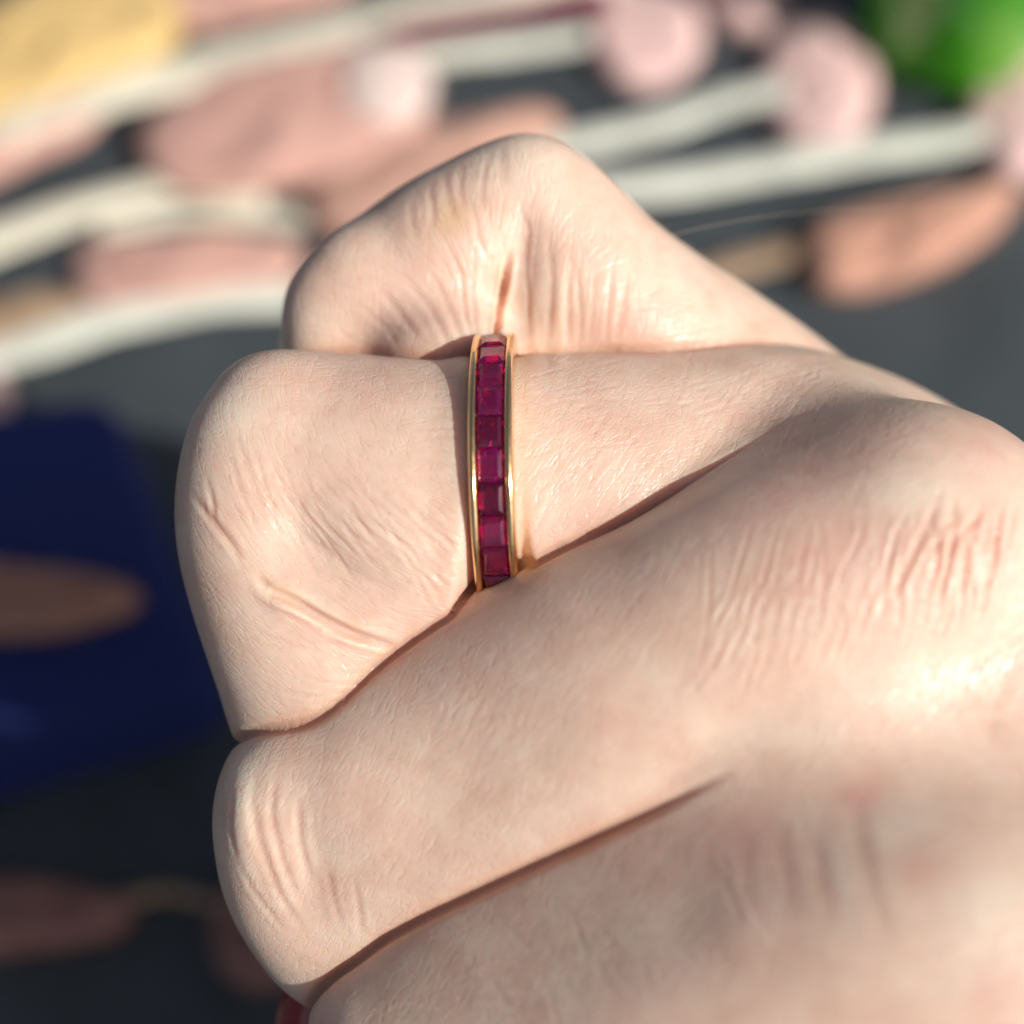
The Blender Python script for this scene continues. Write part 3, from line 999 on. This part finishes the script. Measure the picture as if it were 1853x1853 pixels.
def strip(name, px_pts, w0, w1, thick, mat, parent, h=0.02):
    """a flattened stalk: picture path, widths in picture pixels at both ends"""
    P = [np.array(on_table(a, b, h)) for a, b in px_pts]
    Q = [2 * P[0] - P[1]] + P + [2 * P[-1] - P[-2]]
    C = []
    for i in range(1, len(Q) - 2):
        p0, p1, p2, p3 = Q[i - 1:i + 3]
        for t in np.linspace(0, 1, 10, endpoint=False):
            C.append(0.5 * ((2 * p1) + (-p0 + p2) * t + (2 * p0 - 5 * p1 + 4 * p2 - p3) * t * t + (-p0 + 3 * p1 - 3 * p2 + p3) * t ** 3))
    C.append(P[-1]); C = np.array(C)
    T = np.gradient(C, axis=0); T /= np.linalg.norm(T, axis=1, keepdims=True)
    S = np.cross(T, (0, 0, 1.0))
    v, f = [], []
    K = 14
    org = np.array(parent.location) / CM if parent else 0
    for i, c in enumerate(C):
        u = i / (len(C) - 1)
        wd = 0.9 * (w0 + (w1 - w0) * u) * (1 + 0.07 * math.sin(9 * u + w0) + 0.05 * math.sin(23 * u + w1)) * depth_scale(Vector(c)) * 0.5
        for k in range(K):
            a = 2 * math.pi * k / K
            ca, sa = math.cos(a), math.sin(a)
            v.append(c + S[i] * wd * math.copysign(abs(ca) ** 0.7, ca) + np.array((0, 0, thick * 0.5 * (1 + sa))) - org)
    for i in range(len(C) - 1):
        for k in range(K):
            f.append((i * K + k, i * K + (k + 1) % K, (i + 1) * K + (k + 1) % K, (i + 1) * K + k))
    f.append(tuple(range(K))[::-1]); f.append(tuple((len(C) - 1) * K + k for k in range(K)))
    return mesh_obj(name, v, f, mat, parent)


FLOWERS = 'dried flowers scattered on the table'


def flower(label, head, head_mat, stem=None, stem_mat=None, ws=(60, 60), thick=0.5, h=0.03, sh=0.05, cat='flower', st=0.22, name='dried_flower'):
    c = np.mean([np.array(on_table(a, b, 0)) for a, b in (head or stem)], axis=0)
    e = empty(name, (c[0], c[1], 0), label, cat, FLOWERS)
    if head: pad('flower_head', head, thick, head_mat, e, h)
    if stem: strip('stem', stem, ws[0], ws[1], st, stem_mat, e, sh)
    return e


def disc(cx, cy, rx, ry, rot=0.0, n=10, egg=0.0):
    o = []
    for k in range(n):
        a = 2 * math.pi * k / n
        x, y = rx * math.cos(a) * (1 + egg * math.cos(a)), ry * math.sin(a)
        o.append((cx + x * math.cos(rot) - y * math.sin(rot), cy + x * math.sin(rot) + y * math.cos(rot)))
    return o


flower('pale pink round flower head with cream stem, beside the green bottle',
       disc(1482, 152, 104, 116), PALE_PINK, [(960, 285), (1180, 235), (1330, 185), (1425, 172)], MINT, (62, 62), 0.6, sh=0.35)
flower('pale pink round flower head cut by the frame on a long cream stem',
       disc(1850, 200, 98, 122, 0.2), PALE_PINK, [(1020, 355), (1250, 335), (1500, 290), (1700, 262), (1812, 240)], MINT, (78, 66), 0.6, sh=0.35)
flower('blush cream round flower head with greyish stem, second along the top edge',
       disc(1165, 62, 104, 92), PALE_PINK, [(700, 118), (850, 100), (1000, 82), (1120, 62)], MINT, (60, 60), 0.6, sh=0.25)
flower('pink round flower head mostly cut by the top edge of the photo', disc(1350, -10, 78, 62), PALE_PINK, None, None, thick=0.55)
flower('coral pointed flower head with tan stem lying alone on dark slate',
       [(1458, 462), (1478, 420), (1545, 382), (1680, 350), (1790, 332), (1842, 340), (1815, 392), (1720, 462), (1600, 516), (1520, 526), (1474, 505)],
       CORAL, [(1240, 520), (1360, 480), (1470, 455)], TAN, (55, 55), 0.7, sh=0.1)
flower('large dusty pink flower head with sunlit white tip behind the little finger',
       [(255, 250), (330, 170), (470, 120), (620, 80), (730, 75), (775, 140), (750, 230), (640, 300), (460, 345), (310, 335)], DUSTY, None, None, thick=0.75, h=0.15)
flower('pale disc coloured as the sun highlight on the large dusty pink head', disc(700, 150, 82, 72, 0.3), SUN_HIGHLIGHT, None, None, thick=0.25, h=0.78)
flower('dusty salmon flower head half hidden behind the little finger, with cream stem going left',
       [(560, 370), (600, 310), (720, 255), (860, 215), (1000, 205), (1000, 300), (900, 400), (700, 430), (580, 415)], PEACH,
       [(-120, 480), (40, 425), (180, 375), (330, 345), (480, 375)], CREAM, (95, 50), 0.6, h=0.1, sh=0.12)
flower('dusty pink flower head at the left edge below the yellow one',
       [(-80, 270), (10, 225), (110, 175), (190, 185), (150, 240), (50, 285), (-60, 335)], DUSTY, None, None, thick=0.5, h=0.3)
flower('small pink flower head left of the hand above the pale stem curve',
       [(130, 495), (170, 445), (300, 428), (430, 425), (530, 440), (520, 500), (400, 525), (250, 545), (150, 540)], DUSTY, None, None, thick=0.5, h=0.1)
flower('long pale greenish stem curving across the left edge under the pink heads',
       None, None, [(-120, 690), (60, 635), (230, 580), (400, 552), (560, 545)], MINT, (85, 70), sh=0.1, cat='stem', name='flower_stem', st=0.3)
flower('tan leaf lying along the left edge above the pale greenish stem',
       [(-80, 560), (0, 540), (110, 530), (160, 560), (100, 595), (0, 625), (-80, 650)], TAN, None, None, thick=0.35, h=0.05)
flower('thin cream stem crossing between the pink heads left of the little finger',
       None, None, [(180, 420), (330, 395), (480, 400), (620, 410)], CREAM, (45, 40), sh=0.05, cat='stem', name='flower_stem')
flower('yellow flower head filling the top corner above the broad cream strip',
       [(-120, 90), (0, 30), (120, -60), (300, -80), (330, 20), (290, 90), (180, 140), (40, 190), (-110, 230)], YELLOW, None, None, thick=0.8, h=0.35)
flower('dusty pink flower head at the top edge beside the yellow one',
       [(310, 30), (330, -60), (480, -90), (640, -60), (600, -5), (470, 25), (360, 50)], DUSTY, None, None, thick=0.5, h=0.3)
flower('broad cream strip of flattened stem with a peach edge running under the yellow flower head',
       None, None, [(-150, 330), (120, 205), (380, 130), (640, 62), (900, 5), (1120, -40)], CREAM, (105, 80), sh=0.55, cat='stem', name='flower_stem', st=0.3)
flower('narrow burgundy stem by the blush head at the top edge',
       None, None, [(700, 62), (850, 38), (980, 15), (1100, -8)], WINE, (50, 54), sh=1.25, cat='stem', name='flower_stem', st=0.1)
flower('peach stem below the broad cream strip at the left edge', None, None, [(-100, 300), (60, 235), (200, 190), (330, 150)], PEACH, (60, 40), sh=0.45, cat='stem', name='flower_stem')
flower('pink flower head, coloured darker as in shade, by the bottom left corner',
       [(-120, 1610), (0, 1590), (130, 1600), (235, 1635), (200, 1690), (60, 1720), (-110, 1725)], SHADED_PINK, [(200, 1640), (300, 1620), (400, 1640)], TAN, (30, 24), 0.5)
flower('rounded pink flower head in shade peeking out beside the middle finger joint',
       disc(470, 1690, 90, 100), SHADED_PINK, None, None, thick=0.5)
flower('pink flower tip just entering the left edge above the blue box', disc(-30, 720, 45, 50), PALE_PINK, None, None, thick=0.4)

# --- blue ring box with a peach petal on it
m = Mat('navy_velvet')
co = m.coords()
n1 = m.noise(co, 300, 4)
m.set(Base_Color=(0.004, 0.016, 0.12, 1), Roughness=0.8, Sheen_Weight=0.4, Sheen_Roughness=0.4)
m.p.inputs['Sheen Tint'].default_value = (0.10, 0.20, 0.9, 1)
m.link(m.bump(n1.outputs[0], 0.3, 0.0006), m.p.inputs['Normal'])
navy = m.m


def slab(name, L, z0, z1, rad, mat, parent):
    c = L.mean(0)
    prof = [(-rad, z0)]
    for k in range(5):
        a = math.pi / 2 * k / 4
        prof.append((-rad + rad * math.sin(a), z0 + rad * (1 - math.cos(a))))
    for k in range(5):
        a = math.pi / 2 * k / 4
        prof.append((-rad + rad * math.cos(a), z1 - rad * (1 - math.sin(a))))
    T = np.roll(L, -1, 0) - np.roll(L, 1, 0)
    N = np.stack([T[:, 1], -T[:, 0], 0 * T[:, 0]], -1)
    N /= np.linalg.norm(N, axis=1, keepdims=True)
    if ((L - c) * N).sum() < 0: N = -N
    n = len(L); v = []; f = []
    org = np.array(parent.location) / CM
    for o_, z in prof:
        q = L + N * o_; q[:, 2] = z
        v += list(q - org)
    for i in range(len(prof) - 1):
        for j in range(n):
            f.append((i * n + j, i * n + (j + 1) % n, (i + 1) * n + (j + 1) % n, (i + 1) * n + j))
    f.append(tuple(range(n))[::-1]); f.append(tuple((len(prof) - 1) * n + j for j in range(n)))
    return mesh_obj(name, v, f, mat, parent)


BH = 1.9
corner = [on_table(a, b, BH) for a, b in ((200, 705), (392, 1235), (-230, 1420), (-420, 800))]


def rounded(corners, r, n=6):
    out = []
    k = len(corners)
    for i in range(k):
        p, a, b = corners[i], corners[i - 1], corners[(i + 1) % k]
        u = (a - p).normalized(); w_ = (b - p).normalized()
        for t in np.linspace(0, 1, n):
            out.append(np.array(p + u * r * (1 - t) ** 2 + w_ * r * t ** 2))
    return np.array(out)


L = rounded(corner, 0.7)
box = empty('ring_box', (L[:, 0].mean(), L[:, 1].mean(), 0), 'navy blue velvet ring box lying shaded beside the fist', 'box')
slab('base', L, 0.01, 0.95, 0.12, navy, box)
slab('lid', L, 1.0, BH, 0.28, navy, box)
c = on_table(80, 1085, BH)
e = empty('dried_flower', (c.x, c.y, BH), 'peach flower petal lying on top of the navy ring box', 'flower', FLOWERS)
pad('petal', [(-110, 1015), (30, 1025), (150, 1040), (232, 1062), (240, 1095), (190, 1125), (60, 1148), (-110, 1140)], 0.35, RUST, e, BH + 0.01)

# --- green bottle standing at the back, with a clear bead at its foot
m = Mat('green_plastic')
co = m.coords()
n1 = m.noise(co, 40, 3)
m.link(m.ramp(n1.outputs[0], [(0.35, (0.035, 0.30, 0.014)), (0.7, (0.13, 0.46, 0.010))]), m.p.inputs['Base Color'])
m.set(Roughness=0.22, Coat_Weight=0.6, Subsurface_Weight=0.0)
green = m.m
c = on_table(1715, 70, 0)
bot = empty('green_bottle', (c.x, c.y, 0), 'shiny bright green bottle standing at the back corner of the table', 'bottle')
v, f = [], []
prof = [(0.0, 0.0), (1.5, 0.0), (1.85, 0.12), (2.0, 0.4), (2.0, 4.4), (1.9, 4.9), (1.55, 5.4), (1.0, 5.8), (0.75, 6.1), (0.75, 6.6), (0.0, 6.6)]
K = 48
for r, z in prof:
    for k in range(K):
        a = 2 * math.pi * k / K
        v.append((r * math.cos(a), r * math.sin(a), z + 0.01))
for i in range(len(prof) - 1):
    for k in range(K):
        f.append((i * K + k, i * K + (k + 1) % K, (i + 1) * K + (k + 1) % K, (i + 1) * K + k))
mesh_obj('body', v, f, green, bot)
m = Mat('white_plastic'); m.set(Base_Color=(0.7, 0.72, 0.7, 1), Roughness=0.3)
v, f = [], []
prof = [(0.0, 6.6), (0.95, 6.6), (1.0, 6.7), (1.0, 7.8), (0.9, 7.95), (0.0, 7.95)]
for r, z in prof:
    for k in range(K):
        a = 2 * math.pi * k / K
        v.append((r * math.cos(a), r * math.sin(a), z + 0.02))
for i in range(len(prof) - 1):
    for k in range(K):
        f.append((i * K + k, i * K + (k + 1) % K, (i + 1) * K + (k + 1) % K, (i + 1) * K + k))
mesh_obj('cap', v, f, m.m, bot)

m = Mat('clear_glass')
m.set(Base_Color=(0.95, 1.0, 0.97, 1), Roughness=0.02, IOR=1.5, Transmission_Weight=1.0)
v, f = [], []
for i in range(13):
    for k in range(24):
        a = math.pi * i / 12; b = 2 * math.pi * k / 24
        v.append((0.36 * math.sin(a) * math.cos(b), 0.36 * math.sin(a) * math.sin(b), 0.30 - 0.29 * math.cos(a)))
for i in range(12):
    for k in range(24):
        f.append((i * 24 + k, i * 24 + (k + 1) % 24, (i + 1) * 24 + (k + 1) % 24, (i + 1) * 24 + k))
bead = mesh_obj('glass_bead', v, f, m.m)
bead.location = on_table(1722, 148, 0.3) * CM
bead.location.z = 0.0002
tag(bead, 'small clear glass bead at the foot of the green bottle', 'bead')
